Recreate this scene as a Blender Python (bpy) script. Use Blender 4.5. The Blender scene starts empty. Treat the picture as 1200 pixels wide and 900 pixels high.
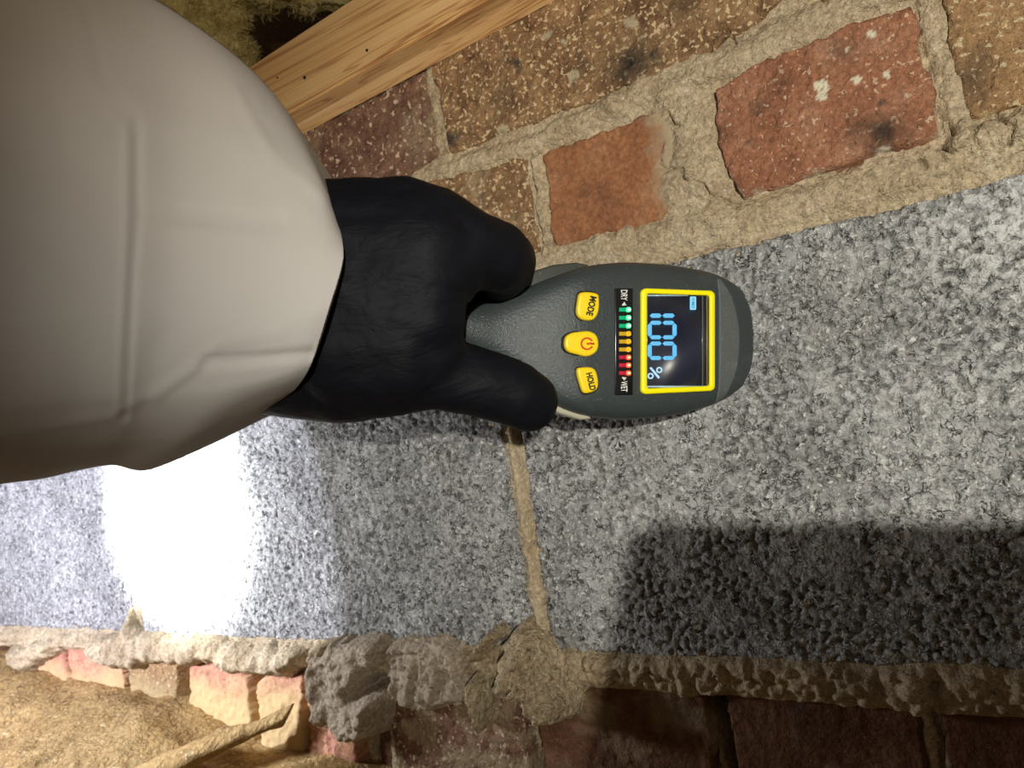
import bpy, bmesh, math
import numpy as np
from mathutils import Vector, Matrix

# ------------------------------------------------------------------ camera
F = 870.0                                   # focal length in pixels of the 1200 x 900 frame
ex = np.array([1380., 250., 870.]); ex /= np.linalg.norm(ex)
ez = np.array([-2610., 17400., -870.]); ez -= ex * ez.dot(ex); ez /= np.linalg.norm(ez)
ey = np.cross(ez, ex)
M = np.array([ex, ey, ez])                  # camera axes -> world (wall is the plane y = 0)
C = np.array([0., -.35, 0.])
scn = bpy.context.scene
cam = bpy.data.cameras.new('camera')
camo = bpy.data.objects.new('camera', cam)
scn.collection.objects.link(camo)
m4 = Matrix([[*M[0], C[0]], [*M[1], C[1]], [*M[2], C[2]], [0, 0, 0, 1]])
camo.matrix_world = m4
cam.sensor_width = 36; cam.lens = F / 1200 * 36
cam.clip_start = .01; cam.clip_end = 20
cam.dof.use_dof = True; cam.dof.focus_distance = .31; cam.dof.aperture_fstop = 20
scn.camera = camo

def W(x, y, Y=0.):                          # pixel -> point on the plane y = Y
    r = M @ np.array([(x - 600) / F, (450 - y) / F, -1.]); t = (Y - C[1]) / r[1]
    return C + r * t
def D(x, y, d):                             # pixel and depth -> point
    return C + M @ (np.array([(x - 600) / F, (450 - y) / F, -1.]) * d)
def XZ(pts): return [tuple(W(*p)[[0, 2]]) for p in pts]

# ------------------------------------------------------------------ light
world = bpy.data.worlds.new('world'); scn.world = world; world.use_nodes = True
bg = world.node_tree.nodes['Background']
bg.inputs[0].default_value = (1.0, .76, .52, 1); bg.inputs[1].default_value = .21
def lamp(name, kind, loc, target, power, color, **kw):
    l = bpy.data.lights.new(name, kind); o = bpy.data.objects.new(name, l)
    scn.collection.objects.link(o); o.location = loc
    o.rotation_euler = (Vector(target) - Vector(loc)).to_track_quat('-Z', 'Y').to_euler()
    l.energy = power; l.color = color
    for k, v in kw.items(): setattr(l, k, v)
    return o
HEAD = C + M @ np.array([.015, .06, .38])
lamp('head_torch', 'SPOT', HEAD, W(920, 330), 20, (1.0, .96, .86), spot_size=math.radians(50), spot_blend=.9, shadow_soft_size=.005)
lamp('torch_spill', 'SPOT', (-.72, -.30, -.05), (-.72, 0, -.06), 12, (.80, .82, 1.0), spot_size=math.radians(100), spot_blend=.05, shadow_soft_size=.004)
lamp('torch_wide', 'SPOT', (-.52, -.17, -.06), (-.40, 0, -.08), 2.1, (.92, .95, 1.0), spot_size=math.radians(140), spot_blend=.8, shadow_soft_size=.02)
lamp('torch_core', 'SPOT', (-.56, -.21, -.03), (-.545, 0, -.03), 26, (.92, .95, 1.0), spot_size=math.radians(56), spot_blend=.6, shadow_soft_size=.006)
lamp('timber_fill', 'SPOT', C + M @ np.array([.05, -.04, .50]), D(410, 5, .47), 7, (1.0, .80, .56), spot_size=math.radians(24), spot_blend=1.0, shadow_soft_size=.01)  # unseen fill added to brighten the timber and insulation
vs = scn.view_settings
vs.view_transform = 'Standard'; vs.look = 'None'; vs.exposure = 0.0; vs.gamma = 1.0; vs.use_curve_mapping = False

# ------------------------------------------------------------------ noise
rng = np.random.RandomState(7)
TAB = rng.rand(8, 256, 256)
def vnoise(x, y, s=0):
    xi = np.floor(x).astype(int); yi = np.floor(y).astype(int)
    u = x - xi; v = y - yi; u = u*u*(3-2*u); v = v*v*(3-2*v)
    t = TAB[s % 8]
    a = t[xi & 255, yi & 255]; b = t[(xi+1) & 255, yi & 255]; c = t[xi & 255, (yi+1) & 255]; d = t[(xi+1) & 255, (yi+1) & 255]
    return ((a*(1-u)+b*u)*(1-v) + (c*(1-u)+d*u)*v) * 2 - 1
def fbm(x, y, size, octv=4, s=0, gain=.5):  # size in metres, result about -1..1
    r = 0; a = 1; n = 0; f = 1/size
    for k in range(octv):
        r = r + a*vnoise(x*f + 17.3*k + 5*s, y*f + 9.1*k, s + k); n += a; a *= gain; f *= 2.03
    return r / n
def worley(x, y, size, s=0):
    x = x/size + 3*s; y = y/size; xi = np.floor(x).astype(int); yi = np.floor(y).astype(int)
    best = np.full(x.shape, 9.); 
    for i in (-1, 0, 1):
        for j in (-1, 0, 1):
            a = xi+i; b = yi+j
            px = a + TAB[(s) % 8][a & 255, b & 255]; py = b + TAB[(s+1) % 8][a & 255, b & 255]
            best = np.minimum(best, (px-x)**2 + (py-y)**2)
    return np.sqrt(best)
def seg_dist(x, z, pts):
    best = np.full(np.shape(x), 9.)
    for (ax, az), (bx, bz) in zip(pts[:-1], pts[1:]):
        dx, dz = bx-ax, bz-az; L = dx*dx+dz*dz+1e-12
        t = np.clip(((x-ax)*dx + (z-az)*dz)/L, 0, 1)
        best = np.minimum(best, np.hypot(x-ax-t*dx, z-az-t*dz))
    return best
def sdf(x, z, poly):                        # positive inside
    d = seg_dist(x, z, list(poly)+[poly[0]]); ins = np.zeros(np.shape(x), bool)
    n = len(poly)
    for i in range(n):
        ax, az = poly[i]; bx, bz = poly[(i+1) % n]
        c = ((az > z) != (bz > z)) & (x < (bx-ax)*(z-az)/(bz-az+1e-15)+ax)
        ins ^= c
    return np.where(ins, d, -d)
def sstep(a, b, x): t = np.clip((x-a)/(b-a), 0, 1); return t*t*(3-2*t)

# ------------------------------------------------------------------ objects
COL = scn.collection
def tag(o, label=None, cat=None, group=None, kind=None):
    if label: o['label'] = label
    if cat: o['category'] = cat
    if group: o['group'] = group
    if kind: o['kind'] = kind
    return o
def link(name, me, mat, parent=None):
    o = bpy.data.objects.new(name, me); COL.objects.link(o)
    if mat: me.materials.append(mat)
    if parent: o.parent = parent
    return o
def smooth(me, on=True):
    me.polygons.foreach_set('use_smooth', [on]*len(me.polygons)); me.update()
def grid_mesh(name, V, nx, ny, keep=None, extra=None):
    idx = np.arange(nx*ny).reshape(nx, ny)
    q = np.stack([idx[:-1, :-1], idx[1:, :-1], idx[1:, 1:], idx[:-1, 1:]], -1).reshape(-1, 4)
    if keep is not None:
        q = q[keep.reshape(-1)]
        used = np.zeros(nx*ny, bool); used[q.ravel()] = True
        remap = np.cumsum(used)-1; V = V[used]; q = remap[q]
        if extra is not None: extra = {k: v[used] for k, v in extra.items()}
    me = bpy.data.meshes.new(name)
    me.vertices.add(len(V)); me.vertices.foreach_set('co', V.astype(np.float32).ravel())
    me.loops.add(q.size); me.loops.foreach_set('vertex_index', q.astype(np.int32).ravel())
    me.polygons.add(len(q)); me.polygons.foreach_set('loop_start', np.arange(0, q.size, 4, dtype=np.int32))
    me.polygons.foreach_set('loop_total', np.full(len(q), 4, np.int32))
    me.update(calc_edges=True)
    if extra:
        for k, v in extra.items():
            a = me.attributes.new(k, 'FLOAT', 'POINT'); a.data.foreach_set('value', v.astype(np.float32))
    smooth(me)
    return me

# ------------------------------------------------------------------ materials
class NT:
    def __init__(s, name):
        s.m = bpy.data.materials.new(name); s.m.use_nodes = True; s.t = s.m.node_tree
        s.b = s.t.nodes['Principled BSDF']; s.tc = s.n('ShaderNodeTexCoord').outputs['Object']
    def n(s, typ, **kw):
        x = s.t.nodes.new(typ)
        for k, v in kw.items(): setattr(x, k, v)
        return x
    def l(s, a, b): s.t.links.new(a, b)
    def noise(s, scale, detail=4, rough=.6, vec=None, stretch=None, dist=0):
        x = s.n('ShaderNodeTexNoise'); v = vec or s.tc
        if stretch:
            mp = s.n('ShaderNodeMapping'); mp.inputs['Scale'].default_value = stretch; s.l(v, mp.inputs['Vector']); v = mp.outputs[0]
        s.l(v, x.inputs['Vector']); x.inputs['Scale'].default_value = scale; x.inputs['Detail'].default_value = detail
        x.inputs['Roughness'].default_value = rough; x.inputs['Distortion'].default_value = dist
        return x.outputs['Fac']
    def vor(s, scale, feature='F1', rand=1):
        x = s.n('ShaderNodeTexVoronoi', feature=feature); s.l(s.tc, x.inputs['Vector']); x.inputs['Scale'].default_value = scale
        return x.outputs['Distance']
    def ramp(s, fac, stops):
        r = s.n('ShaderNodeValToRGB'); s.l(fac, r.inputs[0]); e = r.color_ramp.elements
        while len(e) < len(stops): e.new(.5)
        for i, (p, c) in enumerate(stops):
            e[i].position = p; e[i].color = (*c, 1) if len(c) == 3 else c
        return r.outputs[0]
    def mix(s, fac, a, b, mode='MIX'):
        x = s.n('ShaderNodeMix', data_type='RGBA', blend_type=mode)
        if isinstance(fac, (int, float)): x.inputs[0].default_value = fac
        else: s.l(fac, x.inputs[0])
        for i, v in ((6, a), (7, b)):
            if isinstance(v, tuple): x.inputs[i].default_value = (*v, 1)
            else: s.l(v, x.inputs[i])
        return x.outputs[2]
    def attr(s, name): return s.n('ShaderNodeAttribute', attribute_name=name).outputs['Fac']
    def bump(s, h, strength, dist, prev=None):
        b = s.n('ShaderNodeBump'); b.inputs['Strength'].default_value = strength; b.inputs['Distance'].default_value = dist
        s.l(h, b.inputs['Height'])
        if prev: s.l(prev, b.inputs['Normal'])
        return b.outputs[0]
    def out(s, col, rough=.9, normal=None, spec=.3, **kw):
        if isinstance(col, tuple): s.b.inputs['Base Color'].default_value = (*col, 1)
        else: s.l(col, s.b.inputs['Base Color'])
        s.b.inputs['Roughness'].default_value = rough; s.b.inputs['Specular IOR Level'].default_value = spec
        if normal: s.l(normal, s.b.inputs['Normal'])
        for k, v in kw.items(): s.b.inputs[k].default_value = v
        return s.m
def plain(name, col, rough=.5, spec=.5, **kw): return NT(name).out(col, rough, None, spec, **kw)
def rocky(name, cols, big=40, speck=None, dark=None, bs=.8, grain=700, stain=(.03, .025, .02), dust_shade_col=(.40, .33, .21), pores=0, pcol=(.035, .033, .03), pamt=1.):
    t = NT(name)
    c = t.ramp(t.noise(big, 5, .65), [(.3, cols[0]), (.5, cols[1]), (.7, cols[2])])
    c = t.mix(.55, c, t.ramp(t.noise(grain*.6, 3, .7), [(.32, (.25, .25, .25)), (.5, (.5, .5, .5)), (.7, (.85, .85, .85))]), 'OVERLAY')
    if speck:                                # pale grit in the clay
        c = t.mix(t.ramp(t.noise(speck[0], 2, .5), [(speck[1], (0, 0, 0)), (speck[1]+.05, (1, 1, 1))]), c, speck[2])
    if dark: c = t.mix(t.ramp(t.noise(dark[0], 3, .6), [(dark[1], (0, 0, 0)), (dark[1]+.12, (1, 1, 1))]), c, dark[2])
    if pores:                                # pore shade between the grains, painted as black wormy lines
        w = t.noise(pores, 2, .55, dist=.6); m_ = t.noise(130, 3, .7)
        ln = t.ramp(w, [(.42, (0, 0, 0)), (.46, (1, 1, 1)), (.49, (1, 1, 1)), (.535, (0, 0, 0))])
        pm = t.mix(1., ln, t.ramp(m_, [(.34, (.15*pamt,)*3), (.60, (pamt,)*3)]), 'MULTIPLY')
        c = t.mix(pm, c, pcol)
    c = t.mix(t.attr('stain'), c, stain)
    c = t.mix(t.attr('dust'), c, dust_shade_col)  # dust on the bricks; painted pit shade on the blocks
    n = t.bump(t.noise(grain, 3, .7), bs, .0014)
    n = t.bump(t.noise(grain*.35, 3, .6), bs, .003, n)
    return t.out(c, .92, n, .25)
MORTAR = rocky('mortar_sand', [(.34, .26, .16), (.46, .365, .235), (.54, .45, .31)], 35, (500, .66, (.62, .56, .42)), None, .8, pores=380, pcol=(.12, .09, .05), pamt=.45)
MORTAR_GREY = rocky('mortar_grey', [(.34, .275, .20), (.45, .37, .28), (.54, .45, .35)], 30, (500, .68, (.55, .5, .4)), None, .8, pores=380, pcol=(.14, .11, .08), pamt=.45)
LUMPM = rocky('mortar_lump', [(.28, .21, .125), (.40, .315, .20), (.52, .43, .29)], 60, (420, .64, (.55, .48, .34)), None, 1.0, 500, pores=380, pcol=(.09, .065, .04), pamt=.6)
BLOCK = rocky('concrete', [(.25, .25, .24), (.36, .36, .35), (.48, .48, .465)], 22, (420, .62, (.66, .66, .62)), (260, .60, (.10, .10, .095)), 1.0, 600, stain=(.74, .74, .72), pores=290, dust_shade_col=(.055, .053, .05))
BRICK_COARSE = rocky('brick_coarse', [(.12, .062, .03), (.24, .14, .068), (.34, .215, .105)], 60, (430, .575, (.58, .44, .26)), (45, .62, (.06, .045, .035)), 1.0, 500)
BRICK_MAROON = rocky('brick_maroon', [(.11, .052, .036), (.18, .095, .062), (.26, .16, .10)], 60, (330, .60, (.60, .45, .32)), (60, .64, (.06, .04, .035)), 1.0, 500)
BRICK_ORANGE = rocky('brick_orange', [(.20, .085, .045), (.29, .125, .055), (.33, .165, .085)], 30, (600, .72, (.5, .4, .25)), None, .5)
BRICK_RED = rocky('brick_red', [(.21, .085, .045), (.31, .135, .072), (.38, .20, .12)], 45, (480, .63, (.55, .38, .26)), (70, .66, (.10, .07, .055)), .8, dust_shade_col=(.68, .62, .46))
BRICK_OCHRE = rocky('brick_ochre', [(.20, .12, .06), (.32, .19, .09), (.38, .25, .13)], 40, (460, .60, (.6, .48, .28)), (60, .66, (.10, .07, .04)), .9, dust_shade_col=(.48, .36, .18))
BRICK_DARK = rocky('brick_dark', [(.075, .036, .02), (.12, .055, .03), (.17, .09, .05)], 30, (600, .7, (.32, .22, .13)), None, .6)
BRICK_PINK = rocky('brick_pink', [(.32, .13, .09), (.42, .20, .13), (.50, .30, .18)], 40, None, None, .4, dust_shade_col=(.56, .41, .19))
SOIL = rocky('soil', [(.22, .135, .05), (.33, .215, .085), (.41, .285, .125)], 25, (300, .64, (.5, .4, .22)), (80, .64, (.12, .08, .035)), 1.0, 400)

def wood():
    t = NT('pine')
    g = t.noise(7, 4, .5, stretch=(.35, 9, 9), dist=1.0)
    c = t.ramp(g, [(.30, (.62, .36, .14)), (.41, (.66, .41, .17)), (.43, (.38, .18, .07)), (.46, (.64, .39, .16)), (.54, (.70, .45, .20)), (.56, (.44, .22, .09)), (.585, (.68, .43, .19)), (.8, (.74, .51, .25))])
    fi = t.noise(60, 3, .6, stretch=(.25, 14, 14))
    c = t.mix(.25, c, t.ramp(fi, [(.35, (.35, .35, .35)), (.65, (.65, .65, .65))]), 'OVERLAY')
    k = t.n('ShaderNodeTexVoronoi'); mp = t.n('ShaderNodeMapping'); mp.inputs['Scale'].default_value = (.5, 1, 1)
    t.l(t.tc, mp.inputs['Vector']); t.l(mp.outputs[0], k.inputs['Vector']); k.inputs['Scale'].default_value = 45
    c = t.mix(t.ramp(k.outputs['Distance'], [(.03, (.8, .8, .8)), (.10, (0, 0, 0))]), c, (.10, .05, .02))
    return t.out(c, .55, t.bump(fi, .35, .0008), .35)
WOOD = wood()

# ------------------------------------------------------------------ the wall
CRACKS = [XZ(p) for p in [
    [(508, 85), (515, 120), (519, 165), (522, 181)], [(618, 180), (622, 187), (627, 225), (633, 270), (640, 296)],
    [(785, 135), (792, 147), (798, 150)], [(779, 165), (774, 180), (774, 194), (783, 199), (803, 198), (804, 211), (815, 216), (828, 220), (833, 228), (857, 239), (867, 241)],
    [(812, 99), (818, 103), (825, 100), (832, 91)], [(795, 303), (812, 299), (830, 293), (850, 287)],
    [(1010, 14), (1040, 9), (1062, 3), (1083, -1)], [(1111, 144), (1115, 153), (1117, 162)], [(1169, 133), (1178, 147), (1188, 155), (1184, 171)],
    [(1129, 147), (1141, 152), (1153, 141), (1171, 138)], [(1147, 151), (1141, 163), (1144, 172)], [(1075, 187), (1083, 193), (1084, 199)],
    [(1103, 173), (1111, 180), (1117, 183)], [(833, 60), (838, 48), (842, 45)], [(852, 36), (860, 42), (862, 55)], [(870, 240), (940, 217), (1010, 188)]]]
STAINS = [((740, 75), .012, .8), ((738, 75), .004, 1.), ((1040, 158), .008, .9), ((1010, 155), .006, .5), ((845, 160), .006, .5), ((990, 65), .006, .45), ((893, 130), .004, .5), ((765, 65), .004, .7), ((920, 102), .004, .4), ((590, 115), .008, .4), ((1130, 100), .009, .5), ((800, 10), .008, .5)]
WHITE = [((962, 105), .0022), ((966, 114), .0022), ((971, 109), .0016), ((1005, 97), .0020), ((1023, 45), .0016), ((1039, 93), .0016), ((995, 62), .001), ((645, 43), .003), ((675, 90), .003), ((665, 50), .0025), ((742, 28), .003), ((590, 155), .003)]
def cracks(x, z):
    h = 0
    for p in CRACKS:
        d = seg_dist(x + fbm(x, z, .005, 2, 3)*.0009, z + fbm(x, z, .005, 2, 4)*.0009, p)
        h = h - .0045*np.exp(-(d/.00055)**2)
    return h
BOTTOM = W(700, 780)[2]
LUMPS = []
def mortar_h(x, z):
    h = -.0008 + fbm(x, z, .018, 4, 1)*.0012 + fbm(x, z, .0035, 3, 2)*.0009
    # thick rough bed of mortar squeezed out under the blocks
    h = h - .010*sstep(-.1445, -.149, z)
    edge = fbm(x, z, .02, 3, 5)*.004
    band = np.exp(-((z + .1365 + edge)/.0085)**4)
    w = worley(x, z, .0055, 2)
    h = h + band*(.007 + .003*fbm(x, z, .009, 3, 6) + .0050*(.5-w) + .0025*fbm(x, z, .004, 2, 4))
    for poly, H, wd in LUMPS: pass
    # smears and pointing
    def sm(pts, wd, H):
        d = seg_dist(x + fbm(x, z, .008, 3, 6)*.003, z + fbm(x, z, .008, 3, 7)*.003, XZ(pts)); return H*np.exp(-(d/wd)**4)
    h = h + sm([(800, 120), (815, 165), (825, 205)], .0125, .0042) + sm([(790, 215), (835, 245)], .009, .0036)
    h = h + sm([(725, 122), (790, 90), (870, 70), (930, 40), (1040, 0), (1150, -40)], .008, .0035)
    h = h + sm([(1085, -10), (1092, 40), (1108, 80), (1125, 170)], .0042, .0032)
    h = h + sm([(520, 202), (640, 160), (725, 125)], .0045, .003)
    h = h + sm([(650, 302), (760, 280), (860, 262), (960, 235), (1120, 185), (1240, 140)], .0075, .0030)
    h = h + sm([(1130, 160), (1200, 150)], .006, .0032)
    h = h + sm([(504, 80), (512, 130), (520, 185)], .0035, .0022) + sm([(628, 190), (635, 240), (643, 300)], .0022, .0030)
    h = h + sm([(601, 508), (612, 570), (622, 640), (633, 700), (640, 745)], .0036, .0052)
    h = h + sm([(160, 660), (163, 700), (166, 735)], .005, .005)
    h = h + sm([(1072, 800), (1088, 850), (1100, 960)], .0035, .005)
    # open joints of the bottom course
    for pts, wd in (([(836, 822), (848, 870), (862, 960)], .0042), ([(606, 832), (622, 870), (645, 960)], .0042), ([(430, 850), (438, 930)], .006), ([(357, 800), (360, 880)], .002), ([(296, 800), (305, 860)], .003), ([(214, 800), (222, 860)], .003)):
        d = seg_dist(x + fbm(x, z, .01, 3, 2)*.002, z, XZ(pts)); h = h - .022*np.exp(-(d/wd)**4)
    return h + cracks(x, z)
wall = bpy.data.objects.new('wall_back', None); COL.objects.link(wall)
tag(wall, 'crawl space wall of pale concrete blocks and brown bricks bedded in sandy mortar', 'wall', kind='structure')

def extras(x, z):
    st = np.zeros(x.shape)
    for (p, r, a) in STAINS:
        c = W(*p); d = np.hypot(x-c[0], z-c[2]) + fbm(x, z, .006, 3, 1)*r*.5
        st = np.maximum(st, a*np.exp(-(d/r)**2))
    du = np.zeros(x.shape)
    for p, r in WHITE:
        c = W(*p); d = np.hypot(x-c[0], z-c[2]) + fbm(x, z, .003, 2, 2)*r*.8
        du = np.maximum(du, (d < r)*1.0)
    return st, du

def patch(name, poly, mat, res=.0011, y0=.0012, back=.014, edge=.0022, wob=.0012, hf=None, parent=wall, stain=None, seed=0, bx=.0, dust=None, crk=True):
    P = np.array(poly); x0, z0 = P.min(0)-.002; x1, z1 = P.max(0)+.002
    xs = np.arange(x0, x1+res, res); zs = np.arange(z0, z1+res, res)
    x, z = np.meshgrid(xs, zs, indexing='ij')
    s = sdf(x, z, poly) + fbm(x, z, .012, 3, seed+1)*wob + fbm(x, z, .003, 2, seed+2)*wob*.4
    t = np.clip(s/edge, 0, 1); prof = np.sqrt(np.clip(1-(1-t)**2, 0, 1))
    e = hf(x, z, s) if hf else 0
    h = -back + (y0+back+e)*prof + (cracks(x, z)*.8 if crk else 0)*t
    V = np.stack([x, -h, z], -1).reshape(-1, 3)
    pos = s > 0
    keep = pos[:-1, :-1] | pos[1:, :-1] | pos[1:, 1:] | pos[:-1, 1:]
    st, du = extras(x, z)
    if stain is not None: st = np.clip(stain(x, z, s), 0, 1)
    if dust is not None: du = np.maximum(du, np.clip(dust(x, z, s), 0, 1))
    me = grid_mesh(name, V, len(xs), len(zs), keep, {'stain': st.ravel(), 'dust': du.ravel()})
    return link(name, me, mat, parent)

# concrete blocks
def block_hf(seed):
    def f(x, z, s):
        w = worley(x + fbm(x, z, .004, 2, 3)*.0012, z, .0030, seed); w2 = worley(x, z, .0065, seed+3)
        pit = -.0022*sstep(.45, .75, w)*sstep(-.35, .25, fbm(x, z, .02, 3, seed)+.25)
        return pit + .0006*(.5-w2) + fbm(x, z, .0022, 2, seed+1)*.0005 + fbm(x, z, .05, 3, seed+2)*.0008
    return f
def block_pit_shade(seed):                        # shade inside the pits of the crust, painted as dark colour
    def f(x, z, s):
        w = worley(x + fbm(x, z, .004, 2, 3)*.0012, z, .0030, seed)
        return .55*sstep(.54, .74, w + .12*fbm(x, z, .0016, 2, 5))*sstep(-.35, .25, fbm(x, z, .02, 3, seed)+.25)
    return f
def block_white(seed):                       # lime bloom on the block near its upper right corner and along the light crust
    def f(x, z, s):
        b = np.exp(-((x-.02)**2/.05**2 + (z-.045)**2/.03**2)) + .6*np.exp(-((x+.15)**2/.03**2 + (z+.06)**2/.02**2)) + .5*np.exp(-((x+.02)**2/.08**2 + (z+.01)**2/.02**2))
        return min(1, .75)*b*sstep(-.05, .35, fbm(x, z, .0022, 3, seed)+.2*b)
    return f
BT, BB = W(860, 285)[2], W(700, 768)[2]
bl = XZ([(582, 300), (600, 508), (624, 640), (634, 760)])
def blk(xa, xb, seed, res):
    p = patch('concrete_block', [(xa, BB), (xb, BB), (xb, BT), (xa, BT)], BLOCK, res, .0016, .03, .003, .0016, block_hf(seed), stain=block_white(seed), dust=block_pit_shade(seed), seed=seed)
    return p
jx = -.2215
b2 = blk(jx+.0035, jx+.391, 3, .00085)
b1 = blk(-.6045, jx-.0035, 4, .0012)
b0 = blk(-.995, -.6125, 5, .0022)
b0['label'] = 'concrete block at the far left'
# bricks of the two courses above the blocks
def brick_hf(seed, a=.0012):
    def f(x, z, s): return fbm(x, z, .03, 3, seed)*.0008 + fbm(x, z, .0045, 3, seed+1)*a + .0009*(.5-worley(x, z, .005, seed))*(a > .0008)
    return f
def brick(px, mat, seed, y0=.0018, a=.0012, res=.0011, world_poly=None, wob=.0022, **kw):
    if 'dust' not in kw: kw['dust'] = lambda x, z, s: .8*sstep(.25, .55, fbm(x, z, .006, 3, seed)*.6+.45 - s/.006) + (.30*sstep(.1, .6, fbm(x, z, .02, 4, seed+2)) if mat != BRICK_RED else 0)
    return patch('brick', world_poly or XZ(px), mat, res, y0, .03, .0022, wob, brick_hf(seed, a), seed=seed, **kw)
def rect(a, b, c, d): return [(a, c), (b, c), (b, d), (a, d)]
def hole(x, z, s): return brick_hf(11, .0016)(x, z, s) - .0028*np.exp(-((x-W(738, 75)[0])**2+(z-W(738, 75)[2])**2)/.0026**2)
o = patch('brick', XZ([(528, 184), (640, 141), (720, 113), (780, 86), (826, 72), (868, 42), (900, 22), (935, -12), (925, -60), (650, -60), (506, 80)]), BRICK_COARSE, .0010, .0022, .03, .0025, .002, hole, seed=11)
o['label'] = 'coarse brown brick with a black hole'
brick(None, BRICK_OCHRE, 12, .0014, .0012, .0013, rect(-.032, .19, .158, .215))
o = brick([(345, 160), (500, 82), (516, 182), (360, 300), (200, 330), (200, 200)], BRICK_MAROON, 13, .002, .0016, .0013); o['label'] = 'maroon brick flecked with pale grit'
brick([(380, 262), (500, 212), (618, 182), (638, 298), (500, 340), (380, 370)], BRICK_COARSE, 14, .0012, .0014)
o = brick([(633, 180), (700, 155), (790, 122), (800, 150), (792, 235), (780, 262), (650, 294)], BRICK_ORANGE, 15, .0016, .0005, dust=lambda x, z, s: .9*sstep(-.122, -.108, x+fbm(x, z, .008, 3, 2)*.006)); o['label'] = 'smooth orange brick'
o = brick([(833, 106), (900, 70), (1000, 25), (1072, 6), (1086, 62), (1098, 108), (1113, 166), (1000, 195), (870, 239), (846, 190)], BRICK_RED, 16, .0048, .0009); o['label'] = 'bright red brick with white mortar specks'
o = brick([(1102, -10), (1108, 60), (1122, 100), (1136, 148), (1200, 128), (1330, 90), (1330, -90), (1180, -60)], BRICK_OCHRE, 17, .0022, .0010); o['label'] = 'ochre brown brick'
brick(None, BRICK_COARSE, 18, .0012, .0012, .0016, rect(-.43, -.31, .085, .142))
for k in range(5):
    brick(None, [BRICK_MAROON, BRICK_COARSE, BRICK_ORANGE][k % 3], 30+k, .0012, .001, .003, rect(-.55-.12*k, -.44-.12*k, .085, .142))
    brick(None, [BRICK_COARSE, BRICK_RED, BRICK_MAROON][k % 3], 40+k, .0012, .001, .003, rect(-.60-.12*k, -.49-.12*k, .155, .212))
# bottom course
o = brick([(846, 806), (950, 808), (1066, 808), (1082, 850), (1098, 960), (868, 960)], BRICK_DARK, 20, -.002, .0007)
o = brick([(1094, 808), (1260, 806), (1290, 960), (1115, 960)], BRICK_DARK, 21, -.001, .0007)
o = brick([(616, 820), (730, 800), (828, 806), (848, 960), (650, 970)], BRICK_DARK, 22, -.002, .0012)
o = brick([(452, 815), (520, 810), (604, 815), (612, 850), (636, 960), (470, 970)], BRICK_MAROON, 23, -.001, .0018, wob=.002, dust=lambda x, z, s: .55*sstep(.05, .5, fbm(x, z, .015, 4, 5)+.12)); o['label'] = 'maroon brick caked with mortar'
o = brick([(420, 830), (446, 830), (458, 900), (430, 930)], BRICK_DARK, 24, -.014, .0005)
o = brick([(358, 790), (384, 790), (418, 850), (428, 950), (366, 950)], BRICK_PINK, 25, .001, .0018, dust=lambda x, z, s: .6*sstep(.0, .5, fbm(x, z, .012, 4, 6)))
DU = lambda x, z, s: sstep(-.150, -.178, z + fbm(x, z, .03, 3, 2)*.010)*.85
for i, (pl, mt) in enumerate([([(299, 792), (330, 786), (356, 790), (357, 905), (308, 905)], BRICK_PINK), ([(221, 778), (260, 775), (294, 792), (301, 890), (225, 890)], BRICK_PINK),
                           ([(150, 772), (180, 770), (209, 778), (215, 890), (155, 890)], BRICK_OCHRE), ([(78, 748), (110, 750), (146, 775), (150, 880), (90, 860)], BRICK_PINK), ([(30, 752), (74, 750), (84, 840), (30, 840)], BRICK_PINK), ([(-60, 745), (-5, 750), (20, 820), (-50, 850)], BRICK_DARK)]):
    o = brick(pl, mt, 50+i, .001, .0012, .0016, wob=.004, dust=DU)
# mortar sheet with the joints, smears and the squeezed-out bed
bricks_sd = []
dx = []; xx = -1.0
while xx < .22:
    dx.append(xx); p = max(.28, .30-xx*.5); xx += p/870*2.1
xs = np.array(dx); zs = np.concatenate([np.arange(-.26, -.10, .0009), np.arange(-.10, .06, .0016), np.arange(.06, .225, .0008)])
x, z = np.meshgrid(xs, zs, indexing='ij')
h = mortar_h(x, z)
cut = np.zeros(x.shape, bool)
for o in (b0, b1, b2):
    pass
for xa, xb in ((jx+.0035, jx+.391), (-.6045, jx-.0035), (-.995, -.6125)):
    cut |= (x > xa+.012) & (x < xb-.012) & (z > BB+.012) & (z < BT-.012)
keep = ~(cut[:-1, :-1] & cut[1:, :-1] & cut[1:, 1:] & cut[:-1, 1:])
V = np.stack([x, -h, z], -1).reshape(-1, 3)
st0, du0 = extras(x, z)
me = grid_mesh('mortar', V, len(xs), len(zs), keep, {'stain': (st0*.0).ravel(), 'dust': (du0*0).ravel()})
tag(link('mortar', me, MORTAR, wall), kind='stuff')
# plain wall beyond the frame and behind the joints
def box(name, a, b, mat, parent=None, bev=0):
    bm = bmesh.new(); bmesh.ops.create_cube(bm, size=1)
    for v in bm.verts: v.co = Vector([(a[i]+b[i])/2 + v.co[i]*(b[i]-a[i]) for i in range(3)])
    if bev: bmesh.ops.bevel(bm, geom=bm.edges[:], offset=bev, segments=2, affect='EDGES')
    me = bpy.data.meshes.new(name); bm.to_mesh(me); bm.free()
    return link(name, me, mat, parent)
box('core', (-1.3, .028, -.4), (.8, .10, .226), MORTAR_GREY, wall)
box('rendered_face', (.222, .0, -.26), (.8, .028, .225), MORTAR_GREY, wall)
box('footing', (-1.3, -.0, -.4), (.8, .028, -.261), MORTAR_GREY, wall)

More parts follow.
